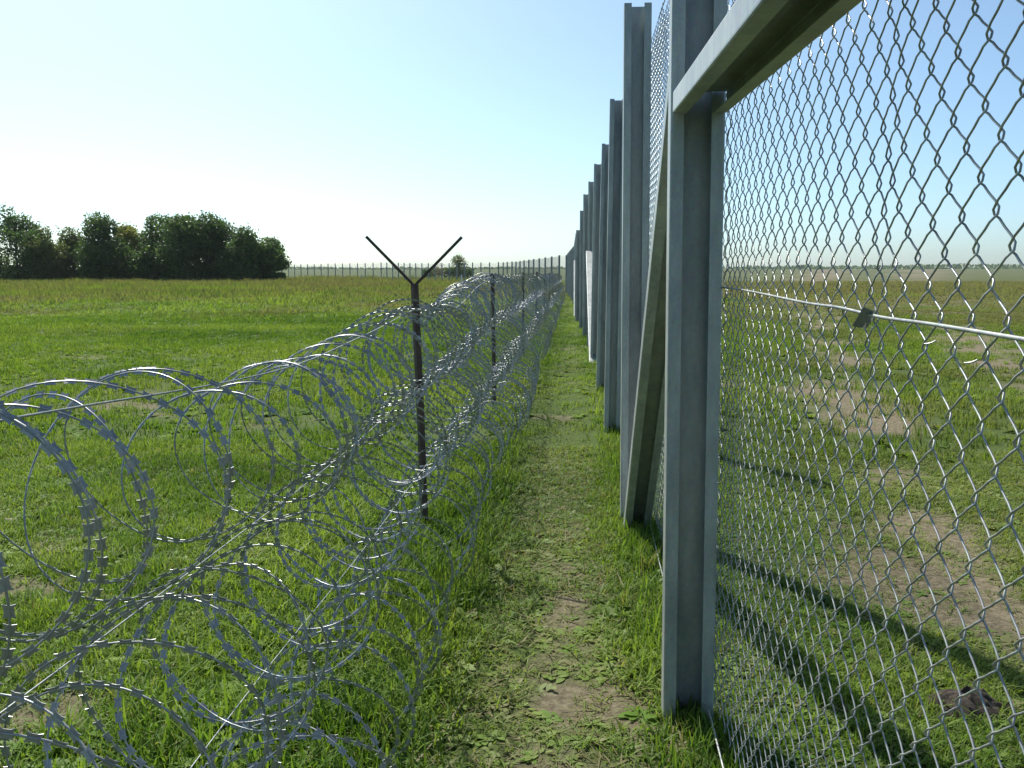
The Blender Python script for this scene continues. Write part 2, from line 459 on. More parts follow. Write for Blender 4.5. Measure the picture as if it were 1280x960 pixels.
# middle distance
x, y = wedge(46000, 8.0, 46, 1.5)
keep = (rng.uniform(0, 1, len(x)) > bare(x, y) * 0.95) & (rng.uniform(0, 1, len(x)) < 1 - 0.75 * sstep(22, 46, y))
x, y = x[keep], y[keep]
hs = 0.6 + 0.8 * fbm(x, y, 1.6, 52, 3)
hs *= np.where(np.abs(x + 0.1) < 0.4, 0.5, 1.0)
pts, rot, scl = place(x, y, hs)
mid_v = [clump('meadow_grass', 200 + k, 26, 0.15, 0.04, 0.13, 0.011, 2, mat=M_GRASS_FAR) for k in range(5)] + [rosette('weed', 240 + k, 8, 0.10, M_GRASS_FAR) for k in range(2)]
u = rng.uniform(0, 1, len(x))
idx = np.where(u < 0.2, rng.integers(5, 7, len(x)), rng.integers(0, 5, len(x)))
dry = np.clip(dryness(x, y) + rng.normal(0, 0.12, len(x)), 0, 0.9)
scatter('meadow_grass', 'uneven green meadow grass beyond the razor wire and along the path', mid_v, pts, rot, scl, idx, tints(x, y, 3.0), dry)

# far meadow
x, y = wedge(30000, 20, 175, 4)
keep = rng.uniform(0, 1, len(x)) < np.clip(60 / y, 0.3, 1) * sstep(18, 50, y)
x, y = x[keep], y[keep]
leftw = sstep(-4, -14, x)
hs = (0.45 + 0.9 * fbm(x, y, 7, 53, 3)) * (0.55 + 0.75 * leftw) * (0.22 + 0.78 * sstep(22, 85, y))
pts, rot, scl = place(x, y, hs)
scl *= (1 + y[:, None] / 160)
far_v = [clump('tall_grass', 300 + k, 34, 0.45, 0.10, 0.42, 0.035, 2, 0.8, M_GRASS_FAR) for k in range(4)]
idx = rng.integers(0, 4, len(x))
dry = np.clip(dryness(x, y) + rng.normal(0, 0.16, len(x)), 0, 0.95)
scatter('rough_grass', 'taller rough olive grass towards the grove and the far fence', far_v, pts, rot, scl, idx, tints(x, y, 9.0), dry)

# dry weed stalks standing in the left meadow
n = 5200
y = rng.uniform(17, 125, n); x = rng.uniform(-1, 0, n) * (0.75 * y) - 3
pr_ = sstep(0.50, 0.66, fbm(x, y, 7.0, 91, 3)) * sstep(4, 18, -x - 0.12 * np.maximum(60 - y, 0)) * sstep(16, 34, y)
k = rng.uniform(0, 1, n) < pr_
x, y = x[k], y[k]
pts, rot, scl = place(x, y, np.full(len(x), 1.0))
weeds = [clump('weed_stalks', 400 + q, 12, 0.16, 0.16, 0.44, 0.014, 2, 0.5, M_GRASS_FAR) for q in range(4)]
scatter('dry_weeds', 'brown dry weed stalks standing in the meadow towards the grove', weeds, pts, rot, scl, rng.integers(0, 4, len(x)), rng.uniform(0, 1, len(x)), rng.uniform(0.4, 0.95, len(x)))

# ------------------------------------------------------------------ steel channel sections
def channel_profile(W, D, L, t=0.005, r=0.006):
    """C section with lips; open side at v=0, web at v=D; returns outline (u,v)"""
    pl = np.array([(L, 0), (0, 0), (0, D), (W, D), (W, 0), (W - L, 0)], float)
    pl += [0, 0]
    cen = []
    for i, q in enumerate(pl):
        if i in (0, len(pl) - 1): cen.append(q); continue
        a = (pl[i - 1] - q); a /= np.linalg.norm(a); b = (pl[i + 1] - q); b /= np.linalg.norm(b)
        for k in np.linspace(0, 1, 4):
            p0, p1 = q + a * r, q + b * r
            cen.append((1 - k) ** 2 * p0 + 2 * k * (1 - k) * q + k ** 2 * p1)
    cen = np.array(cen)
    T = np.gradient(cen, axis=0); T /= np.linalg.norm(T, axis=1)[:, None]
    Nn = np.stack([-T[:, 1], T[:, 0]], -1)
    return np.concatenate([cen + Nn * t / 2, (cen - Nn * t / 2)[::-1]])

def channel(name, a, b, udir, vdir, parent, mat=None, W=0.17, D=0.085, L=0.045, segs=1):
    """channel from point a to point b; a and b are the u=0, v=0 corner"""
    pr = channel_profile(W, D, L); n = len(pr)
    a = np.array(a, float); b = np.array(b, float); ud = np.array(udir, float); vd = np.array(vdir, float)
    rings = [a + (b - a) * t + pr[:, :1] * ud + pr[:, 1:] * vd for t in np.linspace(0, 1, segs + 1)]
    V = np.concatenate(rings)
    Fc = [[s * n + k, s * n + (k + 1) % n, (s + 1) * n + (k + 1) % n, (s + 1) * n + k] for s in range(segs) for k in range(n)]
    h = n // 2
    for base in (0, segs * n):                       # end caps as quads across the sheet thickness
        for k in range(h - 1): Fc.append([base + k, base + k + 1, base + n - 2 - k, base + n - 1 - k])
    Fc = np.array(Fc); me_flip = np.dot(np.cross(ud, vd), b - a) > 0
    return mesh_np(name, V, Fc[:, ::-1] if me_flip else Fc, mat or M_STEEL, parent)

# ------------------------------------------------------------------ the chain-link fence
XL, XR = 0.36, 0.53
MESH_X = 0.558
fence = empty('chain_link_fence', (0.45, 3.22, 0))
tag(fence, 'tall galvanised chain-link border fence with C-channel posts beside the footpath', 'fence')

def child(o): o.parent = fence; o.matrix_parent_inverse = Matrix.Translation((-0.45, -3.22, 0)); return o

#        Y      X left   top z   lean at top
posts = [(-0.55, 0.36, 3.35, -0.01), (3.22, 0.365, 3.36, -0.035), (5.90, 0.345, 3.41, -0.03), (9.43, 0.352, 3.49, 0.018), (12.94, 0.356, 3.54, 0.045),
         (17.10, 0.356, 3.76, 0.03), (20.70, 0.35, 3.80, -0.01), (24.20, 0.285, 3.82, -0.02), (27.80, 0.215, 3.64, -0.01), (31.4, 0.105, 3.22, 0)]
yy = 35.0; xx = 0.09
while yy < 73.5:
    posts.append((yy, xx, 3.25 + 0.05 * math.sin(yy * 1.7), 0.0))
    yy += 3.62; xx -= 0.012 if yy < 52 else 0.085
for (py, px, pz, ln) in posts:
    g = float(ground_z(px, py))
    child(channel('post', (px, py, g - 0.25), (px + ln, py, pz), (1, 0, 0), (0, 1, 0), None, W=0.186 if py < 4 else 0.17))

# rail on the bay beside the camera: a channel lying open side down
child(channel('rail', (0.346, 3.20, 2.258), (0.346, -0.45, 2.115), (1, 0, 0), (0, 0.03, 1), None, W=0.184, D=0.072))
# diagonal braces
def brace(p_low, p_high, mat=None, open_down=True):
    a = np.array(p_low, float); b = np.array(p_high, float); d = (b - a) / np.linalg.norm(b - a)
    u = np.array([1.0, 0, 0]); v = np.cross(u, d)          # normal in the fence plane
    if v[2] < 0: v = -v
    return child(channel('brace', a, b, u, v, None, mat, W=0.165, D=0.08))
brace((0.352, 5.80, -0.12), (0.352, 3.34, 2.45))
brace((0.335, 16.95, -0.10), (0.30, 20.66, 2.15), M_STEEL)
brace((0.06, 35.3, -0.10), (0.04, 38.5, 2.2), M_STEEL)

# chain-link wires: each wire is a flattened spiral hooked into its neighbours
MW, MH = 0.098, 0.098           # mesh diamond width and height
def warp(P):
    """slight bagging and stretching of the netting"""
    y, z = P[:, 1].copy(), P[:, 2].copy()
    P[:, 1] += 0.024 * (fbm(y, z, 0.55, 71, 2) - 0.5) - 0.020 * np.tanh((y - 1.66) / 0.05) * np.exp(-((y - 1.66) / 0.28) ** 2) * np.exp(-((z - 1.85) / 0.75) ** 2)
    P[:, 2] += 0.030 * (fbm(y, z, 0.6, 72, 2) - 0.5) - 0.012 * np.exp(-((y - 1.66) / 0.12) ** 2) * np.exp(-((z - 1.75) / 0.6) ** 2)
    P[:, 0] += 0.030 * (fbm(y, z, 1.1, 73, 2) - 0.5)
    return P

def spiral(y0, z0, z1, k, r, sides, res, x0=MESH_X):
    n = int((z1 - z0) / MH)
    cyc = np.array([0.0, 0.10, 0.2, 0.32, 0.44, 0.5, 0.56, 0.68, 0.8, 0.90]) if res > 1 else np.array([0.0, 0.12, 0.38, 0.5, 0.62, 0.88])
    t = (np.arange(n)[:, None] + cyc[None, :]).ravel()
    ph = t % 1.0
    tri = 1 - np.abs(ph - 0.5) * 4                    # -1 .. 1 .. -1
    tri = np.sign(tri) * (1 - (1 - np.abs(tri)) ** 1.0)
    soft = np.tanh(tri * 2.2) / np.tanh(2.2) * 0.30 + tri * 0.70
    yv = y0 + soft * (MW / 4 + 0.0045)
    dep = np.clip(np.sin(2 * np.pi * ph) * 2.2, -1, 1) * 0.0055
    z = z0 + (t + (0.25 if k % 2 == 0 else 0.75) ) * MH
    if k % 2 == 1: pass
    P = np.stack([x0 + dep, yv, z], -1)
    return warp(P)

def net(y0, y1, z0, z1, k0, r, sides, res, xs=None):
    out = []
    k = k0; y = y0
    while y < y1:
        P = spiral(y, z0, z1, k, r, sides, res)
        if xs is not None: P[:, 0] += np.interp(P[:, 1], xs[0], xs[1])
        out.append(tube_np(P, r, sides, ref=np.array([1.0, 0.05, 0.02])))
        y += MW / 2; k += 1
    return out

panel = empty('mesh_panel', (0, 0, 0)); child(panel)
for v, f in net(-0.46, 3.27, 0.03, 3.36, 0, 0.0018, 5, 2):
    o = mesh_np('wire', v, f, M_WIRE, smooth=True); o.parent = panel
def joined_panel(y0, y1, z1, r, sides, res, xs=None):
    P = Pile()
    for v, f in net(y0, y1, 0.03, z1, 0, r, sides, res, xs): P.add(v, f)
    o = child(P.build('mesh_panel', M_WIRE, smooth=True)); tag(o, kind='stuff')
joined_panel(3.29, 5.93, 3.36, 0.0018, 4, 2)
joined_panel(5.95, 9.45, 3.45, 0.0022, 4, 1)
joined_panel(9.47, 12.95, 3.5, 0.0024, 3, 1)

def lattice(a, b, h, r, pitch, z0=None):
    """straight crossing diagonals of a netting bay between ground points a and b"""
    a = np.array(a, float); b = np.array(b, float); L = np.linalg.norm((b - a)[:2]); d = (b - a) / L; P = Pile()
    s = pitch * 1.414
    for sg in (1, -1):
        c = -h
        while c < L:
            # line s = c + z (sg=1) or s = c + h - z
            zz0, zz1 = max(0.0, -c), min(h, L - c)
            if zz1 - zz0 > 0.05:
                p0 = a + d * (c + zz0) + np.array([0, 0, zz0 if sg == 1 else h - zz0]); p1 = a + d * (c + zz1) + np.array([0, 0, zz1 if sg == 1 else h - zz1])
                v, f = tube_np(np.array([p0, p1]), r, 3, ref=np.array([0.9, 0.43, 0.05])); P.add(v, f)
            c += s
    return P
for q in range(4, len(posts) - 1):
    (ya, xa, za, _), (yb, xb, zb, _) = posts[q], posts[q + 1]
    P = lattice((xa + 0.185, ya, float(ground_z(xa, ya)) + 0.04), (xb + 0.185, yb, float(ground_z(xb, yb)) + 0.04), min(za, zb) - 0.1, 0.0022, 0.066)
    tag(child(P.build('mesh_panel', M_WIRE)), kind='stuff')

# tension wires woven through the netting
def strand(name, pts, r, parent=None, mat=None, n=60):
    pts = np.array(pts, float)
    s = np.linspace(0, 1, len(pts)); t = np.linspace(0, 1, n)
    P = np.stack([np.interp(t, s, pts[:, k]) for k in range(3)], -1)
    for _ in range(4): P[1:-1] = (P[:-2] + 2 * P[1:-1] + P[2:]) / 4
    v, f = tube_np(P, r, 6, ref=np.array([0.1, 0.05, 1.0]))
    return mesh_np(name, v, f, mat or M_WIRE, parent, True)
child(strand('tension_wire', [(0.548, -0.5, 1.612), (0.547, 0.6, 1.615), (0.548, 1.05, 1.620), (0.546, 1.40, 1.624), (0.549, 1.62, 1.622), (0.545, 1.85, 1.632), (0.550, 2.1, 1.630), (0.546, 2.7, 1.645), (0.548, 3.24, 1.652), (0.53, 4.4, 1.63), (0.53, 5.9, 1.65)], 0.0034))
child(strand('tension_wire', [(0.525, -0.5, 0.05), (0.50, 2.2, 0.055), (0.525, 3.2, 0.07), (0.50, 4.4, 0.06), (0.52, 5.9, 0.08)], 0.0038))
child(strand('tension_wire', [(0.534, -0.5, 3.30), (0.534, 3.2, 3.31), (0.534, 5.9, 3.32)], 0.0034))

# folded sheet-metal tensioner on the middle wire
cv = [(-0.004, 0.060, -0.026), (-0.006, -0.030, 0.022), (-0.018, -0.046, 0.014), (-0.014, 0.030, -0.026), (0.010, -0.046, 0.004), (0.010, 0.020, -0.030)]
P = [Vector(c) for c in cv]
clip = bmesh.new()
vs = [clip.verts.new(c) for c in P]
for f in ((0, 1, 2, 3), (3, 2, 4, 5)): clip.faces.new([vs[k] for k in f])
bmesh.ops.solidify(clip, geom=clip.faces[:], thickness=0.0025)
me = bpy.data.meshes.new('wire_tensioner'); clip.to_mesh(me); clip.free(); me.materials.append(M_STEEL)
o = bpy.data.objects.new('wire_tensioner', me); link(o); o.location = (0.549, 1.70, 1.626); child(o)
# cut wire ends sticking out
for (yy_, zz_) in ((1.36, 1.60), (1.22, 1.585)):
    child(strand('wire_end', [(0.545, yy_, zz_), (0.540, yy_ + 0.004, zz_ - 0.005), (0.533, yy_ + 0.012, zz_ - 0.006)], 0.0013, n=6))

# clod of dug soil on the far side of the fence
M_SOIL, nt, out = new_mat('dark_soil')
p = N_(nt, 'ShaderNodeBsdfPrincipled', Roughness=0.95)
n1 = N_(nt, 'ShaderNodeTexNoise', Scale=30.0, Detail=6.0)
nt.links.new(ramp(nt, n1.outputs[0], [(0.3, (0.018, 0.013, 0.009)), (0.7, (0.06, 0.045, 0.032))]), p.inputs['Base Color']); nt.links.new(p.outputs[0], out.inputs[0])
for (mx, my, mr_, mh_) in ((1.57, 3.42, 0.15, 0.055),):
    rr = np.linspace(0, 1, 9)[1:]; aa = np.arange(28) * 2 * np.pi / 28
    RR, AA = np.meshgrid(rr, aa, indexing='ij')
    ed = mr_ * (1 + 0.35 * (fbm(np.cos(AA) * 2 + 9, np.sin(AA) * 2 + 9, 0.8, 5, 3) - 0.5) * 2)
    vx = mx + np.cos(AA) * RR * ed * 1.15; vy = my + np.sin(AA) * RR * ed * 0.85
    vz = ground_z(vx, vy) + mh_ * (1 - RR ** 2) * (0.5 + 1.6 * fbm(vx, vy, 0.05, 8, 4)) - 0.012 * RR
    V = np.concatenate([[[mx, my, float(ground_z(mx, my)) + mh_ * 0.8]], np.stack([vx, vy, vz], -1).reshape(-1, 3)])
    Fm = [[0, 1 + k, 1 + (k + 1) % 28] for k in range(28)] + [[1 + r_ * 28 + k, 1 + (r_ + 1) * 28 + k, 1 + (r_ + 1) * 28 + (k + 1) % 28, 1 + r_ * 28 + (k + 1) % 28] for r_ in range(7) for k in range(28)]
    tag(mesh_np('soil_mound', V, Fm, M_SOIL), 'small dark mound of dug soil in the grass behind the chain-link', 'soil mound')

# ------------------------------------------------------------------ far run of the fence
farf = empty('chain_link_fence', (-0.5, 75, 0))
tag(farf, 'distant chain-link fence turning across the meadow, many close thin posts', 'fence')
def fchild(o): o.parent = farf; o.matrix_parent_inverse = Matrix.Translation((0.5, -75, 0)); return o
def ray(px, py):
    return fw + rt * ((px - 640) / FPX) - up * ((py - 480) / FPX)
def at_y(px, Y):
    r = ray(px, HY); return r.x * Y / r.y
# along the turn the fence swings away from the path
turn = [(708, 75.6), (699, 77.3), (689.5, 82.3), (681.5, 87), (674, 91.5), (667, 96.5), (661, 101.5), (655, 106), (650, 110), (645, 114), (640, 118), (634, 121), (629, 123.5), (623, 126)]
px_ = 612.0; Yv = 129.0; step = 10.8
while px_ > 480: turn.append((px_, Yv)); px_ -= step; step = max(7.2, step - 0.35); Yv += 2.2
step = 10.0
while px_ > 356: turn.append((px_, Yv)); px_ -= step; step = max(7.8, step - 0.18); Yv += 2.6
fp = []
for (px, Y) in turn:
    X = at_y(px, Y); g = float(ground_z(X, Y))
    fp.append((X, Y, g))
    top = 3.28 if Y < 125 else 3.34
    w = 0.17
    bm = bmesh.new()
    pr = channel('post', (X - w / 2, Y, g - 0.2), (X - w / 2, Y, g + top), (1, 0, 0), (0, 1, 0), None, W=w, D=0.085)
    fchild(pr)
for q in range(len(fp) - 1):
    a, b = fp[q], fp[q + 1]
    P = lattice((a[0], a[1] + 0.1, a[2] + 0.04), (b[0], b[1] + 0.1, b[2] + 0.04), 3.15, 0.003, 0.095)
    tag(fchild(P.build('mesh_panel', M_WIRE)), kind='stuff')
# white-topped braces on the far run
def far_brace(px_low, px_high, Y, zt):
    a = np.array([at_y(px_low, Y - 0.5), Y - 0.5, float(ground_z(at_y(px_low, Y), Y)) - 0.05]); b = np.array([at_y(px_high, Y), Y, zt])
    d = (b - a) / np.linalg.norm(b - a); u = np.array([0, 1.0, 0]); v = np.cross(u, d); v /= np.linalg.norm(v)
    fchild(channel('brace', a, b, u, v, None, None, W=0.2, D=0.09))
far_brace(508, 503, 150, 2.2)
for (px, Y, h) in ((577, 133, 1.55), (452, 168, 1.2)):
    X = at_y(px, Y - 1.2); g = float(ground_z(X, Y))
    bm = bmesh.new()
    bmesh.ops.create_cube(bm, size=1)
    bmesh.ops.scale(bm, vec=(0.22, 0.12, h), verts=bm.verts)
    bmesh.ops.bevel(bm, geom=[e for e in bm.edges], offset=0.03, segments=2, affect='EDGES')
    bmesh.ops.translate(bm, vec=(X, Y - 1.2, g + h / 2 - 0.05), verts=bm.verts)
    me = bpy.data.meshes.new('marker_post'); bm.to_mesh(me); bm.free(); me.materials.append(M_WHITE)
    o = bpy.data.objects.new('marker_post', me); link(o)
    tag(o, 'taller white marker post by the far fence under the lone tree' if px > 500 else 'shorter white marker post by the far fence towards the grove', 'marker post')

# ------------------------------------------------------------------ razor wire barrier
XB = -1.0
def top_z(y): return np.interp(y, [-1, 0, 1.5, 3.2, 5.6, 7.4, 9.3, 11.2, 14, 18, 24, 40, 75], [1.50, 1.47, 1.48, 1.37, 1.50, 1.42, 1.60, 1.70, 1.62, 1.70, 1.66, 1.68, 1.65])

def y_post(y, x, top, arms, label, lean=0.0, lean_y=0.0):
    t = empty('barrier_post', (x, y, 0))
    tag(t, label, 'post', 'rusty iron posts carrying the razor wire')
    g = float(ground_z(x, y))
    w = 0.038; th = 0.006
    # angle-iron section
    pr = np.array([(0, 0), (w, 0), (w, th), (th, th), (th, w), (0, w)]) - [w / 2, w / 2]
    pr = np.stack([pr[:, 0] * 0.8 - pr[:, 1] * 0.6, pr[:, 0] * 0.6 + pr[:, 1] * 0.8], -1)
    V = np.concatenate([np.c_[pr + [lean * s, lean_y * s], np.full(6, z)] for s, z in ((0, g - 0.3), (0.5, (g + top) / 2), (1, top))])
    Fc = [[s * 6 + k, s * 6 + (k + 1) % 6, (s + 1) * 6 + (k + 1) % 6, (s + 1) * 6 + k] for s in (0, 1) for k in range(6)]
    Fc += [[12, 13, 14, 15], [12, 15, 16, 17]]
    o = mesh_np('shaft', V, np.array(Fc), M_RUST, t)
    if arms:
        for ex, ez in arms:
            p0 = np.array([lean, 0.0, top - 0.015]); p1 = np.array([lean + ex, 0.0, top + ez])
            d = p1 - p0; d /= np.linalg.norm(d); u = np.array([0, 1.0, 0]); v = np.cross(d, u)
            a, b = 0.007, 0.009
            ring = lambda p: [p + u * a + v * b, p - u * a + v * b, p - u * a - v * b, p + u * a - v * b]
            V = np.array(ring(p0) + ring(p1))
            mesh_np('arm', V, np.array([[0, 1, 5, 4], [1, 2, 6, 5], [2, 3, 7, 6], [3, 0, 4, 7], [4, 5, 6, 7], [3, 2, 1, 0]]), M_RUST, t)
    return t
post_ys = [-0.35, 5.75, 11.3, 17.9, 24.2, 31.0, 38.0, 45.5, 53.5, 62.0]
ords = ['plain rusty iron post', 'rusty iron post with two spread arms forming a Y', 'first plain iron post after the Y-armed post', 'second plain iron post after the Y-armed post', 'third plain iron post after the Y-armed post',
        'fourth plain iron post after the Y-armed post', 'fifth plain iron post after the Y-armed post', 'sixth plain iron post after the Y-armed post', 'seventh plain iron post after the Y-armed post', 'last plain iron post near the fence corner']
for k, y in enumerate(post_ys[1:], 1):
    y_post(y, XB + (0.02 if k == 1 else 0.0), 1.635 if k == 1 else 1.72 + 0.03 * math.sin(k * 2.1), ((-0.315, 0.305), (0.315, 0.30)) if k == 1 else None,
           ords[k] + (' rising from the razor coils' if k == 1 else ', standing in the razor coils'), lean=-0.055 if k == 1 else -0.03 * math.sin(k), lean_y=0.0)
y_post(post_ys[0], XB, 1.62, None, ords[0] + ' ending the nearest razor coils, before the Y-armed post', lean=0.02)

# straight line wires of the barrier
for q, (fr, wx, lab) in enumerate(((0.985, -1.0, 'straight steel line wire stretched along the crest of the razor coils'),
                     (0.655, -0.98, 'straight steel line wire between the upper and middle razor coils'),
                     (0.335, -0.92, 'straight steel line wire between the middle and lower razor coils'))):
    ys = np.linspace(-0.35, 62, 240)
    P = np.stack([wx + 0.02 * np.sin(ys * 0.9 + q), ys, top_z(ys) * fr + 0.012 * np.sin(ys * 2.3 + q)], -1)
    for _ in range(3): P[1:-1] = (P[:-2] + 2 * P[1:-1] + P[2:]) / 4
    v, f = tube_np(P, 0.0026 if q == 0 else 0.0019, 5, ref=np.array([0.1, 0.05, 1.0]))
    tag(mesh_np('line_wire', v, f, M_WIRE if q == 0 else M_TAPE, None, True), lab, 'wire', 'line wires of the barrier')

# barb: a thin bow-tie plate, s along the tape
bo = np.array([(-12.5, -10), (-5, -7.5), (5, -7.5), (12.5, -10), (10, 0), (12.5, 10), (5, 7.5), (-5, 7.5), (-12.5, 10), (-10, 0)]) / 1000.0
BV = np.concatenate([np.c_[bo, np.full(10, 0.0006)], np.c_[bo, np.full(10, -0.0006)]])
BQ = []
for off, flip in ((0, False), (10, True)):
    for q in ((0, 1, 8 - 1 + 0, 9), (1, 2, 6, 7), (2, 3, 4, 6), (4, 5, 6, 6), (7, 8, 9, 9)):
        pass
BF = [[0, 1, 7, 9], [7, 8, 9], [1, 2, 6, 7], [2, 3, 4, 6], [4, 5, 6]]
barb_me = bpy.data.meshes.new('barb')
barb_me.from_pydata(BV.tolist(), [], [f for f in BF] + [[q + 10 for q in reversed(f)] for f in BF] + [[k, 10 + k, 10 + (k + 1) % 10, (k + 1) % 10] for k in range(10)])
barb_me.materials.append(M_TAPE)
SB = np.c_[bo, np.zeros(10)]
BT = np.array([[0, 1, 7], [0, 7, 9], [7, 8, 9], [1, 2, 6], [1, 6, 7], [2, 3, 4], [2, 4, 6], [4, 5, 6]])
SBQ = np.array([(-16, -10, 0), (16, -10, 0), (16, 10, 0), (-16, 10, 0)]) / 1000.0 * 0.82

def coil(y0, y1, cf, cx, pitch, m, label, seed, single=0, lod=0):
    rs = np.random.default_rng(seed)
    turns = (y1 - y0) / pitch
    nstep = [52, 40, 28][lod]
    th = np.linspace(0, 2 * np.pi * turns, int(turns * nstep))
    s1, s2, s3 = rs.uniform(0, 6.28, 3)
    loop = th / (2 * np.pi)
    rad = top_z(np.clip(y0 + pitch * loop, y0, y1)) / 6 * 1.06
    rv = rad * (1 + 0.05 * np.sin(loop * 1.3 + s1) + 0.03 * np.sin(loop * 2.7 + s2) + 0.02 * np.sin(2 * th + s3 + loop))
    jit = np.interp(loop, np.arange(int(turns) + 3), np.cumsum(rs.normal(0, 0.5, int(turns) + 3)) * 0.42)
    jit -= np.linspace(jit[0], jit[-1], len(jit))
    y = y0 + pitch * (loop + jit) + pitch * 0.47 * np.cos(m * th / 2 + s1 * 0.3) * (0.8 + 0.3 * np.sin(loop * 0.9 + s2))
    y = np.clip(y, y0 - 0.1, y1 + 0.1)
    ph = th + 0.15 * np.sin(loop * 0.8 + s2)
    lobe = np.interp(loop, np.arange(int(turns) + 3), rs.normal(0, 0.028, int(turns) + 3)); drop = np.interp(loop * 1.7, np.arange(int(turns * 1.7) + 3), rs.normal(0, 0.022, int(turns * 1.7) + 3))
    x = XB + cx + rv * np.sin(ph) + lobe + 0.05 * np.sin(y * 0.9 + s3)
    c = cf * top_z(y)
    z = c + rv * 0.97 * np.cos(ph) + 0.012 * np.sin(loop * 3.1) + drop
    z = np.maximum(z, ground_z(x, y) + 0.012)
    P = np.stack([x, y, z], -1)
    root = empty('razor_wire_coil', (XB, (y0 + y1) / 2, 0))
    tag(root, label, 'razor wire', 'razor wire coils of the barrier')
    inv = np.array([XB, (y0 + y1) / 2, 0])
    ctr = np.stack([np.full_like(x, XB + cx), y, np.broadcast_to(c, x.shape)], -1)
    v, f = tube_np(P - inv, [0.0023, 0.0023, 0.0026][lod], [5, 4, 3][lod], ref=(P - ctr))
    mesh_np('tape_core', v, f, M_TAPE, root, True)
    # barbs at an even spacing along the tape
    seg = np.linalg.norm(np.diff(P, axis=0), axis=1); L = np.concatenate([[0], np.cumsum(seg)])
    sp = [0.041, 0.046, 0.06][lod]
    sb = np.arange(0.02, L[-1], sp) + rs.normal(0, 0.002, len(np.arange(0.02, L[-1], sp)))
    Q = np.stack([np.interp(sb, L, P[:, k]) for k in range(3)], -1)
    Q2 = np.stack([np.interp(sb + 0.004, L, P[:, k]) for k in range(3)], -1)
    Cq = np.stack([np.interp(sb, L, ctr[:, k]) for k in range(3)], -1)
    T = Q2 - Q; T /= np.linalg.norm(T, axis=1)[:, None] + 1e-9
    Rd = Q - Cq; Rd -= T * np.sum(Rd * T, 1)[:, None]; Rd /= np.linalg.norm(Rd, axis=1)[:, None] + 1e-9
    W = np.cross(Rd, T)
    tw = np.interp(sb, np.arange(0, L[-1] + 1, 0.5), np.cumsum(rs.normal(0, 0.22, len(np.arange(0, L[-1] + 1, 0.5)))) * 0.6) + rs.normal(0, 0.22, len(sb))
    tw = np.sin(tw) * 0.75
    A = Rd * np.cos(tw)[:, None] + W * np.sin(tw)[:, None]; Bn = np.cross(T, A)
    sc = [1.0, 1.0, 1.15][lod]
    dist = np.linalg.norm(Q - np.array([0, 0, EYE]), axis=1)
    infr = (Q[:, 1] > 1.2)
    order = np.argsort(np.where(infr, dist, dist + 50))
    solo = set(order[:single].tolist())
    for i in solo:
        o = bpy.data.objects.new('barb', barb_me); link(o, root)
        mt = Matrix(((T[i, 0], A[i, 0], Bn[i, 0], Q[i, 0] - inv[0]), (T[i, 1], A[i, 1], Bn[i, 1], Q[i, 1] - inv[1]), (T[i, 2], A[i, 2], Bn[i, 2], Q[i, 2] - inv[2]), (0, 0, 0, 1)))
        o.matrix_local = mt
    rest = np.array([i for i in range(len(sb)) if i not in solo])
    if len(rest):
        base, tri = (SB, BT) if lod < 2 else (SBQ, np.array([[0, 1, 2], [0, 2, 3]]))
        V = (Q[rest][:, None, :] - inv) + sc * (base[None, :, :1] * T[rest][:, None, :] + base[None, :, 1:2] * A[rest][:, None, :])
        Fb = (tri[None] + (np.arange(len(rest)) * len(base))[:, None, None]).reshape(-1, 3)
        tag(mesh_np('barbs', V.reshape(-1, 3), Fb, M_TAPE, root), kind='stuff')
    return root

bays = [(-0.55, 5.75, 0.165, 0, 'in the open bay ending at the Y-armed post', 280), (5.75, 11.3, 0.15, 0, 'between the Y-armed post and the first plain post', 0),
        (11.3, 17.9, 0.17, 1, 'between the first and second plain posts', 0), (17.9, 24.2, 0.22, 1, 'between the second and third plain posts', 0),
        (24.2, 38.0, 0.27, 2, 'between the third and fifth plain posts', 0), (38.0, 62.0, 0.32, 2, 'from the fifth plain post to the fence corner', 0)]
for k, (a, b, pit, lod, where, single) in enumerate(bays):
    coil(a, b, 0.825, -0.06, pit, 3, 'upper razor wire coil ' + where, 500 + k, single, lod)
    coil(a + 0.05, b + 0.05, 0.495, 0.05, pit * 1.04, 3, 'middle razor wire coil ' + where, 600 + k, single, lod)
    coil(a + 0.1, b + 0.1, 0.172, 0.19, pit * 1.10, 3, 'lower razor wire coil on the grass ' + where, 700 + k, single, lod)

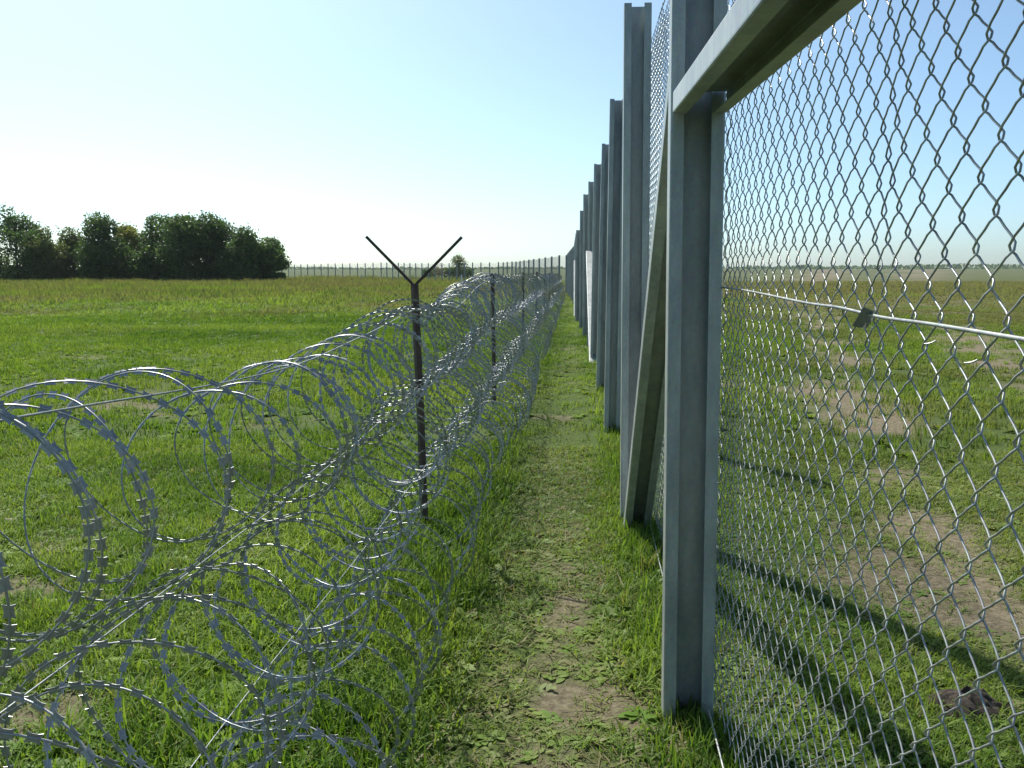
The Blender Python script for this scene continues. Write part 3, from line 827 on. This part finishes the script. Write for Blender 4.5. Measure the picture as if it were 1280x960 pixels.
# ------------------------------------------------------------------ trees
def tree(name, label, X, Y, H, Wd, mat, seed, n=5200, leaf=0.30, skirt=0.06, group='trees of the grove in the meadow', gaps=0.0):
    rs = np.random.default_rng(seed)
    g = float(ground_z(X, Y))
    t = empty(name, (X, Y, g)); tag(t, label, 'tree', group)
    # trunk and limbs
    P = Pile()
    zs = np.linspace(-0.2, H * 0.62, 7)
    tp = np.stack([np.cumsum(rs.normal(0, 0.08, 7)), np.cumsum(rs.normal(0, 0.08, 7)), zs], -1); tp[:, :2] -= tp[0, :2]
    v, f = tube_np(tp, np.linspace(0.20, 0.05, 7) * H / 9, 7); P.add(v, f)
    lobes = []
    nl = 15
    for k in range(nl):
        a = rs.uniform(0, 6.28); hz = rs.uniform(0.16, 0.88)
        rr = Wd * 0.5 * rs.uniform(0.25, 0.80) * (1 - 0.75 * max(0, hz - 0.55) / 0.45)
        c = np.array([math.cos(a) * rr, math.sin(a) * rr, hz * H])
        sz = Wd * rs.uniform(0.19, 0.30)
        lobes.append((c, np.array([sz, sz, sz * rs.uniform(0.75, 1.15)])))
        s = tp[min(5, 1 + int(hz * 5))]
        m = (s + c) / 2 + rs.normal(0, 0.2, 3)
        v, f = tube_np(np.array([s, m, c]), np.array([0.07, 0.045, 0.015]) * H / 9, 5); P.add(v, f)
    lobes.append((np.array([0, 0, H * 0.86]), np.array([Wd * 0.17, Wd * 0.17, H * 0.12])))
    P.build('trunk', M_BARK, t, True)
    # leaf clumps: quads spread through the lobes
    w = np.array([np.prod(l[1]) ** (2 / 3) for l in lobes]); w /= w.sum()
    pick = rs.choice(len(lobes), n, p=w)
    d = rs.normal(0, 1, (n, 3)); d /= np.linalg.norm(d, axis=1)[:, None]
    rad = rs.uniform(0.45, 1.06, n) ** 0.6
    wob = 1 + 0.30 * np.sin(d[:, 0] * 5 + pick) * np.sin(d[:, 1] * 6 + pick * 2) * np.cos(d[:, 2] * 5)
    Cc = np.array([l[0] for l in lobes])[pick] + d * (rad * wob)[:, None] * np.array([l[1] for l in lobes])[pick]
    # sprays breaking the outline
    ns = n // 8
    k = rs.integers(0, n, ns); Cc[:ns] = Cc[k] + d[k] * rs.uniform(0.1, 0.65, ns)[:, None] + [0, 0, 0.15]
    # foliage hanging to the ground
    nk = int(n * skirt)
    a = rs.uniform(0, 6.28, nk); rr = Wd * 0.45 * np.sqrt(rs.uniform(0, 1, nk))
    Cc[-nk:] = np.stack([np.cos(a) * rr, np.sin(a) * rr, rs.uniform(0.05, 0.24 * H, nk)], -1)
    Cc[:, 2] = np.maximum(Cc[:, 2], 0.05)
    ax = rs.normal(0, 1, (n, 3)); ax /= np.linalg.norm(ax, axis=1)[:, None]
    bx = np.cross(ax, rs.normal(0, 1, (n, 3))); bx /= np.linalg.norm(bx, axis=1)[:, None]
    s = leaf * rs.uniform(0.5, 1.2, n)
    V = np.stack([Cc - ax * s[:, None] * 0.5, Cc + bx * s[:, None] * 0.26, Cc + ax * s[:, None] * 0.5, Cc - bx * s[:, None] * 0.26], 1).reshape(-1, 3)
    mesh_np('crown', V, np.arange(4 * n).reshape(-1, 4), mat, t)
    return t

# photo column of the trunk, photo row of the top, distance, width in pixels
grove = [
    (22, 270, 150, 78, M_LEAF, 'dark bushy tree at the outer end of the grove, tall rounded top'),
    (60, 283, 147, 40, M_LEAF_O, 'small olive tree tucked beside the outermost grove tree'),
    (92, 291, 152, 52, M_LEAF_O, 'low olive-green tree with thin see-through crown in the grove'),
    (130, 273, 149, 62, M_LEAF, 'tall mid-green tree between the thin olive tree and the yellowing tree'),
    (162, 281, 156, 46, M_LEAF_Y, 'yellowing tree showing between dark green neighbours'),
    (197, 268, 152, 66, M_LEAF, 'tallest dark tree of the grove beside the yellowing tree'),
    (236, 270, 149, 66, M_LEAF, 'broad dark tree in the dense middle of the grove'),
    (272, 272, 151, 60, M_LEAF, 'dark full-crowned tree where the grove starts to slope down'),
    (305, 289, 148, 50, M_LEAF, 'medium dark tree on the sloping end of the grove'),
    (337, 305, 150, 40, M_LEAF, 'small ragged tree at the end of the grove next to the far fence'),
]
for k, (px, pyt, Y, wpx, mat, lab) in enumerate(grove):
    X = at_y(px, Y); g = float(ground_z(X, Y))
    H = (HY - pyt) / FPX * Y * 1.02 + EYE - g
    tree('grove_tree', lab, X, Y, H, wpx / FPX * Y * 1.12, mat, 800 + k, n=7000 if mat is M_LEAF_O else 15000, leaf=0.56, skirt=0.16)
X = at_y(574, 210)
tree('lone_tree', 'lone small round tree standing behind the far fence', X, 210, 5.6, 4.2, M_LEAF_O, 850, n=2200, leaf=0.34, group='trees behind the far fence')
X = at_y(549, 205)
tree('dry_tree', 'half-bare pale tree behind the far fence near the lone round tree', X, 205, 3.9, 3.2, M_LEAF_D, 851, n=450, leaf=0.34, group='trees behind the far fence')

# low hedge and far-off woods, each read as one mass
def leaf_mass(name, label, pts, s, mat, cat):
    n = len(pts); rs = np.random.default_rng(n)
    ax = rs.normal(0, 1, (n, 3)); ax /= np.linalg.norm(ax, axis=1)[:, None]
    bx = np.cross(ax, rs.normal(0, 1, (n, 3))); bx /= np.linalg.norm(bx, axis=1)[:, None]
    V = np.stack([pts - ax * s * 0.5, pts + bx * s * 0.35, pts + ax * s * 0.5, pts - bx * s * 0.35], 1).reshape(-1, 3)
    tag(mesh_np(name, V, np.arange(4 * n).reshape(-1, 4), mat), label, cat, kind='stuff')
rs = np.random.default_rng(99)
n = 2600
xh = rs.uniform(at_y(528, 212), at_y(592, 212), n); yh = 212 + rs.normal(0, 0.8, n)
hh = 2.1 + 0.8 * vnoise(xh, yh * 0, 2.0, 5)
leaf_mass('hedge', 'low dark hedge under the lone tree behind the far fence', np.stack([xh, yh, ground_z(xh, yh) + hh * np.sqrt(rs.uniform(0, 1, n))], -1), 0.5, M_LEAF, 'hedge')
n = 9000
xh = rs.uniform(-900, 1500, n); yh = 1650 + rs.normal(0, 25, n)
hh = 5 + 9 * fbm(xh, yh * 0, 140, 77, 4) * sstep(-100, 900, xh) + 3 * vnoise(xh, yh * 0, 30, 78)
leaf_mass('distant_woods', 'thin bluish line of far-off woods on the horizon', np.stack([xh, yh, ground_z(xh, yh) - 1 + hh * rs.uniform(0, 1, n)], -1), 7.0, M_LEAF, 'woods')

# ------------------------------------------------------------------ haze
bm = bmesh.new(); bmesh.ops.create_cube(bm, size=1)
bmesh.ops.scale(bm, vec=(5600, 4600, 42), verts=bm.verts)
bmesh.ops.translate(bm, vec=(0, 600, 19), verts=bm.verts)
me = bpy.data.meshes.new('haze'); bm.to_mesh(me); bm.free()
mh, nt, out = new_mat('haze_air')
pv = N_(nt, 'ShaderNodeVolumePrincipled', Density=0.00007, Anisotropy=0.2); pv.inputs['Color'].default_value = (0.86, 0.93, 1.0, 1)
nt.links.new(pv.outputs[0], out.inputs['Volume'])
me.materials.append(mh)
o = bpy.data.objects.new('haze', me); link(o)
tag(o, 'thin pale haze hanging over the whole plain', 'haze', kind='stuff')
